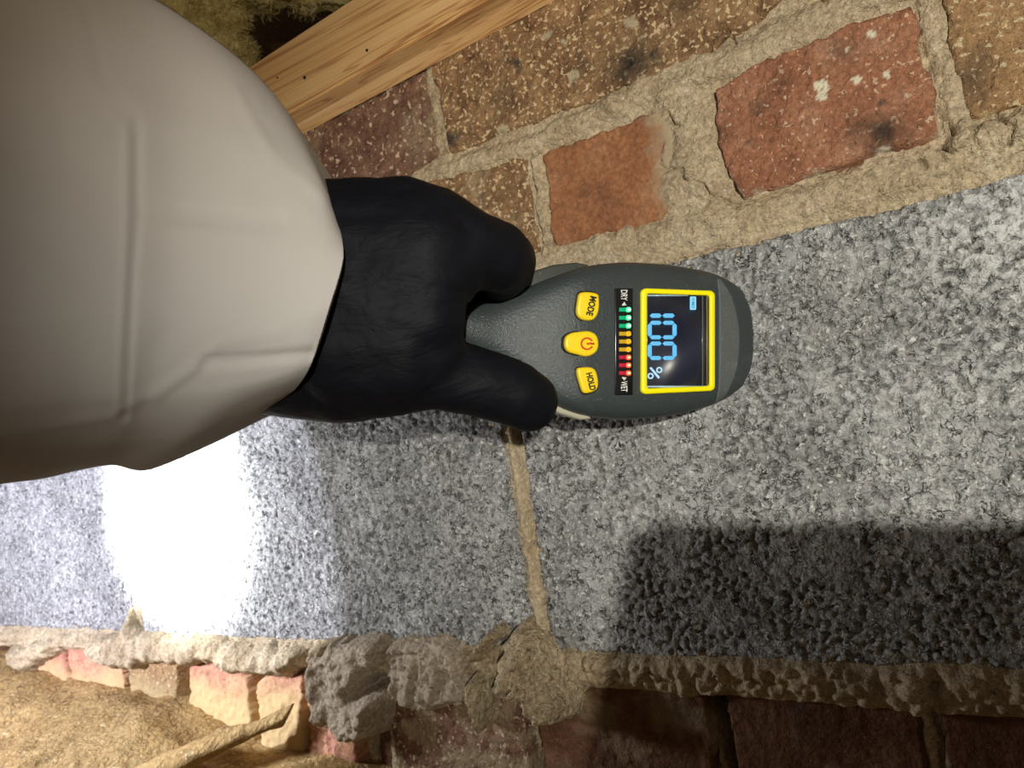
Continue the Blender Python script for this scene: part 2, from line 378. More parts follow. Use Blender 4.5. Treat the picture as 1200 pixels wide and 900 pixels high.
# mortar lumps hanging below the blocks
def lump(px, H, seed, mat=LUMPM, rough=.0022, size=.0065, edge=.012, y0=.004, res=.0010, wob=.003, ridge=0):
    def hf(x, z, s):
        w = worley(x + fbm(x, z, .008, 2, 1)*.002, z + fbm(x, z, .008, 2, 2)*.002, size, seed)
        k = rough*(.55-w)*2.6 + fbm(x, z, size*.5, 3, seed)*rough*1.5 - rough*1.2*np.exp(-(fbm(x, z, size*1.3, 2, seed+4)/.10)**2) + fbm(x, z, .02, 3, seed+2)*H*.35
        return H + k
    return patch('mortar_lump', XZ(px), mat, res, y0, .02, edge, wob, hf, seed=seed)
o = lump([(600, 744), (608, 726), (618, 720), (640, 722), (655, 745), (668, 775), (684, 800), (690, 825), (683, 838), (668, 843), (640, 838), (628, 820), (612, 815), (600, 812), (591, 790), (592, 762)], .024, 60, edge=.018, rough=.0030)
o['label'] = 'large rough mortar lump under the block joint'
o = lump([(560, 755), (572, 740), (584, 728), (596, 726), (600, 738), (590, 752), (580, 768), (566, 775), (559, 768)], .021, 61, edge=.007, rough=.0016, size=.005)
o = lump([(560, 785), (572, 772), (584, 780), (588, 810), (586, 840), (578, 852), (570, 840), (564, 812)], .018, 62, edge=.007, rough=.0018, size=.005)
o = lump([(380, 755), (420, 738), (450, 735), (470, 745), (462, 775), (448, 790), (440, 800), (462, 808), (466, 835), (452, 858), (430, 862), (405, 850), (385, 850), (380, 815), (376, 785)], .017, 63, MORTAR_GREY, .0009, .008, .010, wob=.004)
o['label'] = 'smooth grey mortar slab'
o = lump([(432, 815), (450, 800), (466, 806), (468, 832), (455, 858), (435, 860), (415, 850)], .019, 64, MORTAR_GREY, .0014, .006, .008)
o = lump([(462, 745), (490, 735), (520, 738), (548, 748), (562, 770), (562, 800), (558, 825), (535, 830), (505, 832), (470, 830), (462, 800)], .009, 65, MORTAR_GREY, .0026, .009, .010, wob=.004)
o = lump([(370, 765), (372, 748), (395, 742), (410, 745), (398, 765), (382, 780)], .013, 66, MORTAR, .0020, .006, .006)
o = lump([(20, 752), (60, 742), (110, 742), (150, 735), (163, 705), (172, 735), (200, 738), (250, 742), (300, 746), (345, 750), (372, 752), (366, 780), (345, 795), (310, 796), (285, 790), (265, 778), (235, 780), (200, 776), (160, 785), (138, 785), (120, 765), (90, 760), (78, 765), (40, 790), (22, 780)], .012, 67, MORTAR, .0016, .012, .012, wob=.004, res=.0016)
o['label'] = 'long pale mortar overhang at the left'
for i in range(26):                          # crumbs along the squeezed-out bed on the right
    px = 700 + i*20 + 6*math.sin(i*3.1); py = 786 + 7*math.sin(i*1.7) + i*.5; r = 7 + 3*math.sin(i*2.3)
    lump([(px-r, py), (px-r*.4, py-r*.7), (px+r*.6, py-r*.6), (px+r, py+r*.2), (px+r*.2, py+r*.9), (px-r*.7, py+r*.6)], .0065, 70+i, rough=.0012, size=.004, edge=.0035, wob=.001)

# ------------------------------------------------------------------ floor and the space around
def soil():
    xs = np.arange(-1.3, .8, .005); ys = np.arange(-1.2, .02, .005)
    x, y = np.meshgrid(xs, ys, indexing='ij')
    z = -.222 + .030*sstep(-.38, -.62, x) + .015*sstep(-.15, 0, y) + fbm(x, y, .12, 4, 2)*.012 + fbm(x, y, .02, 4, 3)*.004 + .03*sstep(-.7, -.9, x)
    z = np.where(x > -.40, z - .02*sstep(-.40, -.33, x), z)
    me = grid_mesh('floor', np.stack([x, y, z], -1).reshape(-1, 3), len(xs), len(ys), None, {'stain': np.zeros(x.size), 'dust': np.zeros(x.size)})
    return tag(link('floor', me, SOIL), 'sandy yellow brown soil floor of the crawl space', 'floor', kind='structure')
soil()
DARKWOOD = rocky('old_timber', [(.05, .028, .014), (.075, .042, .02), (.10, .06, .03)], 20)
tag(box('rim_joist', (-1.3, .102, .20), (.8, .14, .40), DARKWOOD, None, .002), 'dark timber rim joist at the back of the cavity above the wall', 'joist')
cl = tag(bpy.data.objects.new('ceiling', None), 'dark brown underfloor boards above the wall', 'ceiling', kind='structure'); COL.objects.link(cl)
for k in range(10): box('floor_board', (-1.3, .02-.13*(k+1)+.003, .40), (.8, .02-.13*k, .42), DARKWOOD, cl, .001)

def prism(name, ring0, ring1, mat, parent=None, bev=.0015):
    bm = bmesh.new(); a = [bm.verts.new(p) for p in ring0]; b = [bm.verts.new(p) for p in ring1]; n = len(a)
    bm.faces.new(a); bm.faces.new(b[::-1])
    for i in range(n): bm.faces.new([a[i], b[i], b[(i+1) % n], a[(i+1) % n]])
    bmesh.ops.recalc_face_normals(bm, faces=bm.faces)
    if bev: bmesh.ops.bevel(bm, geom=bm.edges[:], offset=bev, segments=2, affect='EDGES')
    me = bpy.data.meshes.new(name); bm.to_mesh(me); bm.free()
    return link(name, me, mat, parent)
YB = -.0275
def ext(p, q, x): t = (x-p[0])/(q[0]-p[0]); return p + (q-p)*t
B0, B1 = W(334, 134, YB), W(568, 0, YB); A0, A1 = W(292, 77, YB), W(409, 0, YB); C0, C1 = W(355, 159, -.0015), W(656, 0, -.0015)
rings = []
for x in (-.80, .45):
    a, b, c = ext(A0, A1, x), ext(B0, B1, x), ext(C0, C1, x); rings.append([b, a, a*[1, 0, 1]+[0, -.0015, 0], c])
beam = bpy.data.objects.new('timber_plate', None); COL.objects.link(beam)
tag(beam, 'pale pine timber lying along the top of the brick wall', 'timber')
prism('board', rings[0], rings[1], WOOD, beam)
def disc_hole(px, py, r):
    c = W(px, py, YB-.0002); bm = bmesh.new()
    bmesh.ops.create_cone(bm, cap_ends=True, segments=12, radius1=r, radius2=r*.8, depth=.001, matrix=Matrix.Translation(c) @ Matrix.Rotation(math.pi/2, 4, 'X'))
    me = bpy.data.meshes.new('nail_head'); bm.to_mesh(me); bm.free(); link('nail_head', me, plain('nail', (.01, .01, .01)) if 'nail' not in bpy.data.materials else bpy.data.materials['nail'], beam)
disc_hole(357, 91, .0011); disc_hole(430, 59, .0009); disc_hole(325, 91, .0006)

# joist in the dark behind the insulation
tag(box('floor_joist', (-.62, -.9, .275), (-.575, -.02, .40), DARKWOOD, None, .002), 'dark brown floor joist in the cavity behind the insulation', 'joist')

# glass wool: soft body with many fibres
WOOL = rocky('glass_wool', [(.45, .38, .15), (.66, .58, .27), (.80, .74, .42)], 60, None, None, .9, 500)
wool = bpy.data.objects.new('insulation_batt', None); COL.objects.link(wool)
tag(wool, 'tufts of yellow glass wool insulation hanging above the timber', 'insulation')
def blob(name, c, r, mat, parent, amp=.25, seed=0, sub=5):
    bm = bmesh.new(); bmesh.ops.create_icosphere(bm, subdivisions=sub, radius=1)
    P = np.array([v.co[:] for v in bm.verts])
    n = fbm(P[:, 0]+P[:, 2]*.7, P[:, 1]-P[:, 2]*.6, .7, 5, seed)*amp
    P = P*(1+n)[:, None]*np.array(r) + np.array(c)
    for v, p in zip(bm.verts, P): v.co = p
    for f in bm.faces: f.smooth = True
    me = bpy.data.meshes.new(name); bm.to_mesh(me); bm.free()
    return link(name, me, mat, parent), P
fib = []
r2 = np.random.RandomState(3)
for i, (px, py, d, r) in enumerate([(228, -30, .50, (.030, .025, .026)), (258, 15, .50, (.016, .02, .016)), (272, 55, .50, (.010, .018, .012)), (250, 45, .50, (.012, .02, .014)), (300, -45, .51, (.045, .035, .028)), (400, -75, .50, (.06, .04, .034)), (345, -30, .51, (.03, .03, .020)), (480, -110, .47, (.06, .04, .04)), (150, -60, .5, (.05, .04, .035))]):
    o, P = blob('wool_tuft', D(px, py, d), r, WOOL, wool, .45, i)
    sel = P[r2.choice(len(P), 1300)]
    for p in sel:
        dr = (p - D(px, py, d)); dr = dr/np.linalg.norm(dr) + r2.randn(3)*.9; dr /= np.linalg.norm(dr)
        q = p + dr*r2.uniform(.002, .007); s = np.cross(dr, r2.randn(3)); s = s/np.linalg.norm(s)*.00022
        mpt = (p+q)/2 + r2.randn(3)*.001
        fib.append((p-s, p+s, mpt+s, mpt-s, q))
vv = []; ff = []
for a, b, c, d_, e in fib:
    k = len(vv); vv += [a, b, c, d_, e]; ff += [(k, k+1, k+2, k+3), (k+3, k+2, k+4)]
me = bpy.data.meshes.new('fibre'); me.from_pydata([tuple(v) for v in vv], [], ff)
tag(link('fibre', me, WOOL, wool), kind='stuff')

# rubble on the soil
def clod(name, c, r, mat, label, cat, seed, group=None):
    o, P = blob(name, c, r, mat, None, .35, seed, 4); tag(o, label, cat, group); return o
st = D(250, 868, .47)
bm = bmesh.new()
p0, p1 = D(130, 925, .50), D(338, 838, .50)  # ridge of soil, lofted as a rough tapered tube
ring = []
N = 40
for i in range(N+1):
    t = i/N; c = p0 + (p1-p0)*t; r = .014*(.55+.45*math.sin(math.pi*min(1, t*1.15+.1)))
    rr = [bm.verts.new(c + M @ np.array([0.35*math.cos(a), math.cos(a)*.8, math.sin(a)])*r*(1+.25*vnoise(np.array([t*9.]), np.array([a]))[0])) for a in np.linspace(0, 2*math.pi, 14, endpoint=False)]
    ring.append(rr)
for i in range(N):
    for k in range(14): bm.faces.new([ring[i][k], ring[i][(k+1) % 14], ring[i+1][(k+1) % 14], ring[i+1][k]])
bm.faces.new(ring[0][::-1]); bm.faces.new(ring[-1])
bmesh.ops.recalc_face_normals(bm, faces=bm.faces)
me = bpy.data.meshes.new('soil_ridge'); bm.to_mesh(me); bm.free(); smooth(me)
tag(link('soil_ridge', me, SOIL), 'earthen stick lying on the soil at the foot of the wall', 'stick')

# ------------------------------------------------------------------ moisture meter
OD = .295; TI = math.radians(20)
MO = np.array([(750-600)/F*OD, (450-400)/F*OD, -OD])
U = np.array([math.cos(TI), 0, -math.sin(TI)]); VV = np.array([0., 1, 0]); N_ = np.array([math.sin(TI), 0, math.cos(TI)])
def loc(px, py, n=0.):                       # pixel -> meter face coordinates (u, v)
    r = np.array([(px-600)/F, (450-py)/F, -1.]); t = ((MO+N_*n)@N_)/(r@N_); q = r*t-MO
    return q@U, q@VV
meter = bpy.data.objects.new('moisture_meter', None); COL.objects.link(meter)
Rm = M @ np.stack([U, VV, N_], 1); Om = C + M@MO
meter.matrix_world = Matrix([[*Rm[0], Om[0]], [*Rm[1], Om[1]], [*Rm[2], Om[2]], [0, 0, 0, 1]])
tag(meter, 'dark grey handheld moisture meter with yellow bezel, lit screen reading 100% and three yellow buttons', 'moisture meter')
top = [(470, 352), (520, 352), (560, 350), (600, 341), (628, 332), (655, 322), (680, 313), (700, 307), (740, 303.5), (790, 306), (840, 315), (862, 324), (876, 337), (885, 355), (890, 380), (891, 399)]
bot = [(470, 398), (520, 402), (560, 412), (600, 435), (628, 458), (655, 476), (680, 485), (700, 490), (740, 493.5), (790, 490), (840, 478), (862, 468), (876, 455), (885, 440), (890, 418), (891, 401)]
tu = np.array([loc(*p) for p in top]); bu = np.array([loc(*p) for p in bot])
def RUB(name, col, rough, bs, sc):
    t = NT(name); c = t.mix(t.ramp(t.noise(60, 6, .75), [(.55, (0, 0, 0)), (.75, (.5, .5, .5))]), col, tuple(min(1, k*2.0) for k in col))
    c = t.mix(t.ramp(t.noise(800, 2, .6), [(.68, (0, 0, 0)), (.74, (1, 1, 1))]), c, tuple(k*2.6+.02 for k in col))
    return t.out(c, rough, t.bump(t.noise(sc, 4, .7), bs, .0006), .5)
BODY = RUB('rubber_body', (.036, .046, .047), .38, .5, 900)
SHELL = RUB('back_shell', (.045, .05, .045), .5, .2, 600)
SPARK = RUB('fleck_trim', (.085, .095, .095), .38, .6, 1500)
YEL = plain('yellow_plastic', (.90, .66, .015), .38); YELB = plain('yellow_bezel', (.95, .86, .0), .45)
BLACK = plain('gloss_black', (.008, .008, .009), .15)
def thick(u):                                # (front offset of the face, thickness)
    return 0.0
uu = []
for t in np.linspace(0, 1, 70): uu.append(tu[0, 0] + (tu[-4, 0]-tu[0, 0])*t)
for t in np.linspace(0, 1, 16)[1:]: uu.append(tu[-4, 0] + (tu[-1, 0]-tu[-4, 0])*math.sin(t*math.pi/2))
uu = np.array(uu)
def smoothi(u, P):
    k = np.interp(u, P[:, 0], P[:, 1]); return k
uh, vh = tu[:, 0], None
def widths(u): a = smoothi(u, tu); b = smoothi(u, bu); return (a+b)/2, (a-b)/2
u_head = loc(640, 400)[0]
def prof(u):                                 # half thickness, exponent, centre depth
    s = sstep(u_head-.02, u_head+.018, u); p = 2.3 + 3.2*s; T = .0125 + .0015*s
    drop = .0075*(1-s)
    e = np.clip((u-(uu[-1]-.012))/.012, 0, 1); f = np.sqrt(np.clip(1-e**2*.93, 0, 1))
    return T, p, -T-drop, f
def front_n(u, v):
    c, hw = widths(u); T, p, cn, f = prof(u); q = min(.999, abs((v-c)/hw)); return cn + T*(1-q**p)**(1/p)*(.55+.45*f)
bm = bmesh.new(); K = 72; rings = []
cu = np.cumsum(np.r_[0, np.hypot(np.diff(uu), 0)])
ws = np.array([widths(u) for u in uu]); kern = np.array([1, 2, 3, 2, 1])/9
for _ in range(2):
    sm_ = np.array([np.convolve(np.pad(ws[:, i], 2, 'edge'), kern, 'valid') for i in (0, 1)]).T; ws[:70] = sm_[:70]
ws[-1, 1] = .0006
for u, (c, hw) in zip(uu, ws):
    T, p, cn, f = prof(u)
    r = []
    for k in range(K):
        a = 2*math.pi*k/K; ca, sa = math.cos(a), math.sin(a)
        v = c + hw*np.sign(ca)*abs(ca)**(2/p); n = np.sign(sa)*abs(sa)**(2/p)
        n = cn + T*n*(f if n < 0 else (.55+.45*f)) 
        if sa < 0: v = c + (v-c)*(1-.16*abs(sa)**1.5)    # back shell narrower than the face
        r.append(bm.verts.new((u, v, n)))
    rings.append(r)
for i in range(len(rings)-1):
    for k in range(K): bm.faces.new([rings[i][k], rings[i+1][k], rings[i+1][(k+1) % K], rings[i][(k+1) % K]])
bm.faces.new(rings[0]); bm.faces.new(rings[-1][::-1])
bmesh.ops.recalc_face_normals(bm, faces=bm.faces)
me = bpy.data.meshes.new('housing'); bm.to_mesh(me); bm.free(); smooth(me)
link('housing', me, BODY, meter)
# back shell: a slightly larger half that shows as a rim either side of the neck
def outline_slab(name, px, n0, n1, mat, parent=meter, bev=.0006, seg=3, flat=True):
    P = [loc(*p) for p in px]
    bm = bmesh.new(); a = [bm.verts.new((u, v, n0)) for u, v in P]; f = bm.faces.new(a)
    r = bmesh.ops.extrude_face_region(bm, geom=[f]); vs_ = [g for g in r['geom'] if isinstance(g, bmesh.types.BMVert)]
    for v in vs_: v.co.z = n1
    bmesh.ops.recalc_face_normals(bm, faces=bm.faces)
    if bev:
        ed = [e for e in bm.edges if all(abs(v.co.z-n1) < 1e-7 for v in e.verts)]
        bmesh.ops.bevel(bm, geom=ed, offset=bev, segments=seg, affect='EDGES', profile=.5)
    me = bpy.data.meshes.new(name); bm.to_mesh(me); bm.free(); smooth(me)
    o = link(name, me, mat, parent)
    return o
def rr(x0, y0, x1, y1, r, tl=0, n=5):
    pts = []
    for cx, cy, a0 in ((x1-r, y0+r, -90), (x1-r, y1-r, 0), (x0+r, y1-r, 90), (x0+r, y0+r, 180)):
        for k in range(n+1):
            a = math.radians(a0+90*k/n); pts.append((cx+r*math.cos(a), cy+r*math.sin(a)))
    return pts
SHELLC = plain('cream_shell', (.42, .40, .30), .5)
def side_rail(name, px, n0, mat):
    outline_slab(name, px, n0, n0+.006, mat, bev=.001)
side_rail('back_shell', [(626, 326), (640, 312), (662, 305), (690, 302), (705, 305), (690, 330), (640, 350)], -.017, SHELL)
side_rail('back_shell_trim', [(645, 470), (664, 485), (690, 493), (703, 492), (690, 470), (660, 455)], -.013, SHELLC)
def fr(px, py): u, v = loc(px, py); return front_n(u, v)
# crescent facet
bm = bmesh.new(); g_ = []
NR = 28
for i in range(NR+1):
    t = i/NR; y = 326.5 + 147*t; wdt = 24*math.sin(math.pi*(.02+.96*t))**.7
    row = []
    for k, f_ in enumerate((0, 0, .08, .35, .65, .92, 1, 1)):
        u, v = loc(842.5 + wdt*f_, y); n = front_n(u, v) + (-.0015 if k in (0, 7) else .0006)
        row.append(bm.verts.new((u, v, n)))
    g_.append(row)
for i in range(NR):
    for k in range(7): bm.faces.new([g_[i][k], g_[i][k+1], g_[i+1][k+1], g_[i+1][k]])
bmesh.ops.recalc_face_normals(bm, faces=bm.faces)
me = bpy.data.meshes.new('crescent_trim'); bm.to_mesh(me); bm.free(); smooth(me)
link('crescent_trim', me, SPARK, meter)['label'] = 'sparkly grey crescent trim'
# low raised panel around the display
# bezel: frame mesh from two rounded rectangles
def frame(name, out, inn, n0, n1, mat):
    A = [loc(*p) for p in out]; B = [loc(*p) for p in inn]; bm = bmesh.new(); n = len(A)
    def ringv(P, z, s=0): 
        return [bm.verts.new((u, v, z)) for u, v in P]
    def shr(P, Q, t): return [(a[0]+(b[0]-a[0])*t, a[1]+(b[1]-a[1])*t) for a, b in zip(P, Q)]
    L = [ringv(A, n0), ringv(A, n1-.0004), ringv(shr(A, B, .15), n1), ringv(shr(A, B, .85), n1), ringv(B, n1-.0004), ringv(B, n0)]
    for i in range(len(L)):
        a, b = L[i], L[(i+1) % len(L)]
        for k in range(n): bm.faces.new([a[k], a[(k+1) % n], b[(k+1) % n], b[k]])
    bmesh.ops.recalc_face_normals(bm, faces=bm.faces)
    me = bpy.data.meshes.new(name); bm.to_mesh(me); bm.free(); smooth(me); return link(name, me, mat, meter)
def skew(p): x, y = p; k = (x-751)/85; return (x, y + (3*k if y < 400 else -4*k)*abs(y-400)/62)
frame('bezel', [skew(p) for p in rr(750.5, 338, 836.5, 462, 6)], [skew(p) for p in rr(757, 344, 830.5, 455.5, 3)], -.003, .0012, YELB)
SCR = NT('lcd'); g = SCR.noise(60, 2, .5)
LCD = SCR.out(SCR.ramp(g, [(.3, (.010, .012, .022)), (.7, (.022, .024, .045))]), .34, None, .4)
outline_slab('display', [skew(p) for p in rr(756, 343, 831.5, 456.5, 3)], -.003, .0002, LCD, bev=0)
GL = plain('edge_reflection', (.35, .5, .62), .2)  # reflections along the screen edges, painted as thin coloured bars
def bar(name, x0, y0, x1, y1, mat, parent=meter, n=.00035, dn=.0003): return outline_slab(name, [(x0, y0), (x1, y0), (x1, y1), (x0, y1)], n-dn, n, mat, parent, bev=0)
bar('edge_reflection', 758, 345.5, 806, 347.2, GL); bar('edge_reflection', 758, 452.0, 829, 454.2, GL); bar('edge_reflection', 757.5, 347, 758.6, 452, plain('reflect_dim', (.10, .13, .16), .2))
bar('edge_reflection', 822.2, 347, 823.6, 452, plain('reflect_grey', (.10, .12, .13), .2)); bar('edge_reflection', 827.6, 347, 828.6, 453, plain('reflect_tan', (.28, .24, .14), .3))
def emit(name, col, s):
    t = NT(name); t.out((0, 0, 0), .5); t.b.inputs['Emission Color'].default_value = (*col, 1); t.b.inputs['Emission Strength'].default_value = s; return t.m
CY = emit('lcd_blue', (.16, .60, .98), .95); CW = emit('lcd_pale', (.50, .80, 1), 1.0)
# seven-segment digits; reading direction runs down the picture
def segpoly(a, b, w):
    (x0, y0), (x1, y1) = a, b; dx, dy = x1-x0, y1-y0; L = math.hypot(dx, dy); dx /= L; dy /= L; nx, ny = -dy, dx; h = w/2
    return [(x0, y0), (x0+dx*h+nx*h, y0+dy*h+ny*h), (x1-dx*h+nx*h, y1-dy*h+ny*h), (x1, y1), (x1-dx*h-nx*h, y1-dy*h-ny*h), (x0+dx*h-nx*h, y0+dy*h-ny*h)]
reading = bpy.data.objects.new('reading', None); COL.objects.link(reading); reading.parent = meter
reading['label'] = 'glowing blue figures 100%'
def seg(a, b, w=4.6): outline_slab('digit_segment', segpoly(a, b, w), .0003, .0006, CY, reading, bev=0)
xl, xm, xr = 760.6, 775.2, 789.8
seg((xm+.6, 370), (xr, 370), 5); seg((xl+.3, 370), (xm-.6, 370), 5)
for y0 in (378.3, 402.6):
    y1 = y0+17.0; g_ = .7
    seg((xm+g_, y0), (xr-.4, y0)); seg((xl+.4, y0), (xm-g_, y0)); seg((xm+g_, y1), (xr-.4, y1)); seg((xl+.4, y1), (xm-g_, y1))
    seg((xr, y0+g_), (xr, y1-g_)); seg((xl, y0+g_), (xl, y1-g_))
def ringpx(name, cx, cy, r, w, mat, parent, n, a0=0, a1=360, N=24):
    o_ = [(cx+r*math.cos(math.radians(a)), cy+r*math.sin(math.radians(a))) for a in np.linspace(a0, a1, N)]
    i_ = [(cx+(r-w)*math.cos(math.radians(a)), cy+(r-w)*math.sin(math.radians(a))) for a in np.linspace(a1, a0, N)]
    P = [loc(*p) for p in o_+i_]; bm = bmesh.new(); vs_ = [bm.verts.new((u, v, n)) for u, v in P]
    for k in range(N-1): bm.faces.new([vs_[k], vs_[k+1], vs_[2*N-2-k], vs_[2*N-1-k]])
    r_ = bmesh.ops.extrude_face_region(bm, geom=bm.faces[:])
    for v in [g for g in r_['geom'] if isinstance(g, bmesh.types.BMVert)]: v.co.z -= .0002
    bmesh.ops.recalc_face_normals(bm, faces=bm.faces)
    me = bpy.data.meshes.new(name); bm.to_mesh(me); bm.free(); return link(name, me, mat, parent)
ringpx('percent_ring', 771.8, 433.6, 3.6, 1.6, CW, reading, .0006); ringpx('percent_ring', 761.6, 440.6, 3.6, 1.6, CW, reading, .0006)
outline_slab('percent_bar', [(760.5, 431.2), (762.5, 430.2), (772.5, 442), (770.8, 443.8)], .0003, .0006, CW, reading, bev=0)
outline_slab('mode_icon', rr(808, 347.6, 815, 363.2, 1), .0003, .0005, emit('icon', (.30, .75, 1), 1.0), reading, bev=0)
fnt = None
def text(body, px, py, size_px, mat, parent=meter, n=.001, ang=0, sx=.8, width=None, bold=.0, name='lettering'):
    cu = bpy.data.curves.new(name, 'FONT'); cu.body = body; cu.size = 1; cu.align_x = 'CENTER'; cu.align_y = 'CENTER'; cu.extrude = .0; cu.offset = bold
    o = bpy.data.objects.new(name, cu); COL.objects.link(o)
    dg = bpy.context.evaluated_depsgraph_get(); me = bpy.data.meshes.new_from_object(o.evaluated_get(dg)); bpy.data.objects.remove(o)
    co = np.array([v.co[:] for v in me.vertices]); w = co[:, 0].max()-co[:, 0].min(); hgt = co[:, 1].max()-co[:, 1].min()
    co[:, 0] -= (co[:, 0].max()+co[:, 0].min())/2; co[:, 1] -= (co[:, 1].max()+co[:, 1].min())/2
    a = math.radians(ang)
    for v, c in zip(me.vertices, co):
        lx = c[0]/w*width; ly = c[1]/hgt*size_px                # reading along +y of the image, letter tops to +x
        dxp = ly*math.cos(a) - lx*math.sin(a); dyp = lx*math.cos(a) + ly*math.sin(a)
        u, vv_ = loc(px+dxp, py+dyp); v.co = (u, vv_, n)
    me.materials.clear()
    return link(name, me, mat, parent)
INK = plain('ink', (.01, .01, .01), .5); WHT = plain('white_print', (.75, .75, .72), .5); RED = plain('red_print', (.62, .04, .015), .5)
text('WMEE', 811.3, 355.4, 3.6, emit('icon_text', (.02, .30, .75), .7), reading, .0006, width=12.5, bold=.01)
# led strip
strip = outline_slab('led_strip', rr(720.5, 338, 741.5, 463, 1.2), -.002, .0004, BLACK, bev=.0003)
LED = [((.0, .62, .22), (.10, 1, .30)), ((.85, .48, .02), (1., .55, .02)), ((.75, .015, .05), (1, .10, .03))]
for i, y in enumerate([363, 372.5, 382, 391.2, 400.3, 409.6, 418.8, 428, 437.2]):
    k = i//3; o = bar('led_segment', 725, y-2.2, 732.8, y+2.2, emit('led%d' % k, LED[k][0], .75), strip, .0008, .0005)
    outline_slab('led_segment', rr(732.6, y-2.9, 738.2, y+2.9, 2.4), .0004, .0010, emit('ledc%d' % k, LED[k][1], 1.9 if k != 1 else 1.0), strip, bev=0)
    if k != 1: outline_slab('led_segment', rr(733.8, y-1.5, 737.0, y+1.5, 1.3), .0009, .00115, emit('ledw%d' % k, [(.75, 1, .8), 0, (1, .62, .35)][k], 1.6), strip, bev=0)
text('DRY', 730.6, 346.2, 7.5, WHT, strip, .0006, width=12.5, bold=.015); text('WET', 730.6, 452.8, 7.5, WHT, strip, .0006, width=12.5, bold=.015)
outline_slab('arrow', [(730.8, 353.6), (733.6, 358.2), (727.8, 358.2)], .0003, .0007, WHT, strip, bev=0)
outline_slab('arrow', [(730.8, 446.4), (733.6, 442), (727.8, 442)], .0003, .0007, WHT, strip, bev=0)
# buttons
def spline_px(P, n=4):
    out = []; m = len(P)
    for i in range(m):
        p0, p1, p2, p3 = (np.array(P[(i+k-1) % m], float) for k in range(4))
        for t in np.arange(0, 1, 1/n): out.append(tuple(.5*((2*p1)+(p2-p0)*t+(2*p0-5*p1+4*p2-p3)*t*t+(3*p1-p0-3*p2+p3)*t**3)))
    return out
def button(px, dark, label):
    b = bpy.data.objects.new('button', None); COL.objects.link(b); b.parent = meter; b['label'] = label
    c = np.mean(px, 0)
    outline_slab('button_well', spline_px([tuple(c+(np.array(p)-c)*1.09) for p in px]), -.006, min(fr(*p) for p in px)*0+.0001 if False else fr(*c)-.0001, plain('well_dark', (.012, .013, .013), .6) if 'well_dark' not in bpy.data.materials else bpy.data.materials['well_dark'], b, bev=0)
    outline_slab('button_cap', spline_px(px), -.005, fr(*c)+.0016, YEL, b, bev=.0011, seg=4)
    return b, fr(*c)+.00165
b, n = button([(680, 343), (698, 344), (701, 352), (700, 366), (694, 375), (682, 375), (675, 368), (676, 353)], 0, 'yellow button marked MODE'); text('MODE', 691, 359, 8.2, INK, b, n, ang=13, width=23, bold=.045)
b, n = button([(661, 401), (663, 394), (670, 390), (679, 388.7), (688, 388), (696, 391), (700, 398), (700, 408), (695, 415), (686, 418), (677, 416), (667, 413.3), (662, 408.5)], 0, 'yellow power button with red symbol')
ringpx('power_symbol', 686, 403, 7.6, 2.0, RED, b, n, 25, 335)
outline_slab('power_symbol', [(685.5, 401.8), (694.5, 401.8), (694.5, 404.0), (685.5, 404.0)], n-.0002, n, RED, b, bev=0)
b, n = button([(675, 434), (682, 430.5), (693, 431), (698, 437), (700, 451), (696, 458), (685, 461), (680, 455)], 0, 'yellow button marked HOLD'); text('HOLD', 690.5, 447, 7.6, INK, b, n, ang=-14, width=21, bold=.045)

# ------------------------------------------------------------------ the person
person = bpy.data.objects.new('person', None); COL.objects.link(person); person.location = D(300, 350, .26)
bpy.context.view_layer.update()
tag(person, "person's left arm in a white coverall sleeve and black glove gripping the moisture meter", 'person')
pinv = Matrix.Translation(-person.location)
def glove_mat():
    t = NT('nitrile'); w = t.noise(55, 4, .6, stretch=(1, 1, 2.5), dist=.6)
    return t.out((.0045, .005, .0075), .62, t.bump(t.noise(160, 3, .6), .15, .001, t.bump(w, .28, .004)), .13)
GLOVE = glove_mat()
def fabric():
    t = NT('coverall'); w = t.noise(14, 3, .5, dist=.5)
    return t.out((.45, .43, .405), .85, t.bump(t.noise(900, 2, .5), .08, .0004, t.bump(w, .25, .006)), .25)
FAB = fabric()
def capsule(bm, a, b, ra, rb, K=20, J=7):
    a, b = np.array(a), np.array(b); ax = b-a; L = np.linalg.norm(ax); ax /= L
    s = np.cross(ax, [.3, .2, .9]); s /= np.linalg.norm(s); t = np.cross(ax, s); st_ = []
    for j in range(J): q = math.pi/2*(1-j/J); st_.append((a-ax*ra*math.sin(q), ra*math.cos(q)))
    for j in range(9): st_.append((a+ax*L*j/8, ra+(rb-ra)*j/8))
    for j in range(1, J+1): q = math.pi/2*j/J; st_.append((b+ax*rb*math.sin(q), rb*math.cos(q)))
    R = []
    for c, r in st_[1:-1]: R.append([bm.verts.new(c+(s*math.cos(k*2*math.pi/K)+t*math.sin(k*2*math.pi/K))*r) for k in range(K)])
    va, vb = bm.verts.new(st_[0][0]), bm.verts.new(st_[-1][0])
    for i in range(len(R)-1):
        for k in range(K): bm.faces.new([R[i][k], R[i][(k+1) % K], R[i+1][(k+1) % K], R[i+1][k]])
    for k in range(K): bm.faces.new([va, R[0][(k+1) % K], R[0][k]]); bm.faces.new([vb, R[-1][k], R[-1][(k+1) % K]])
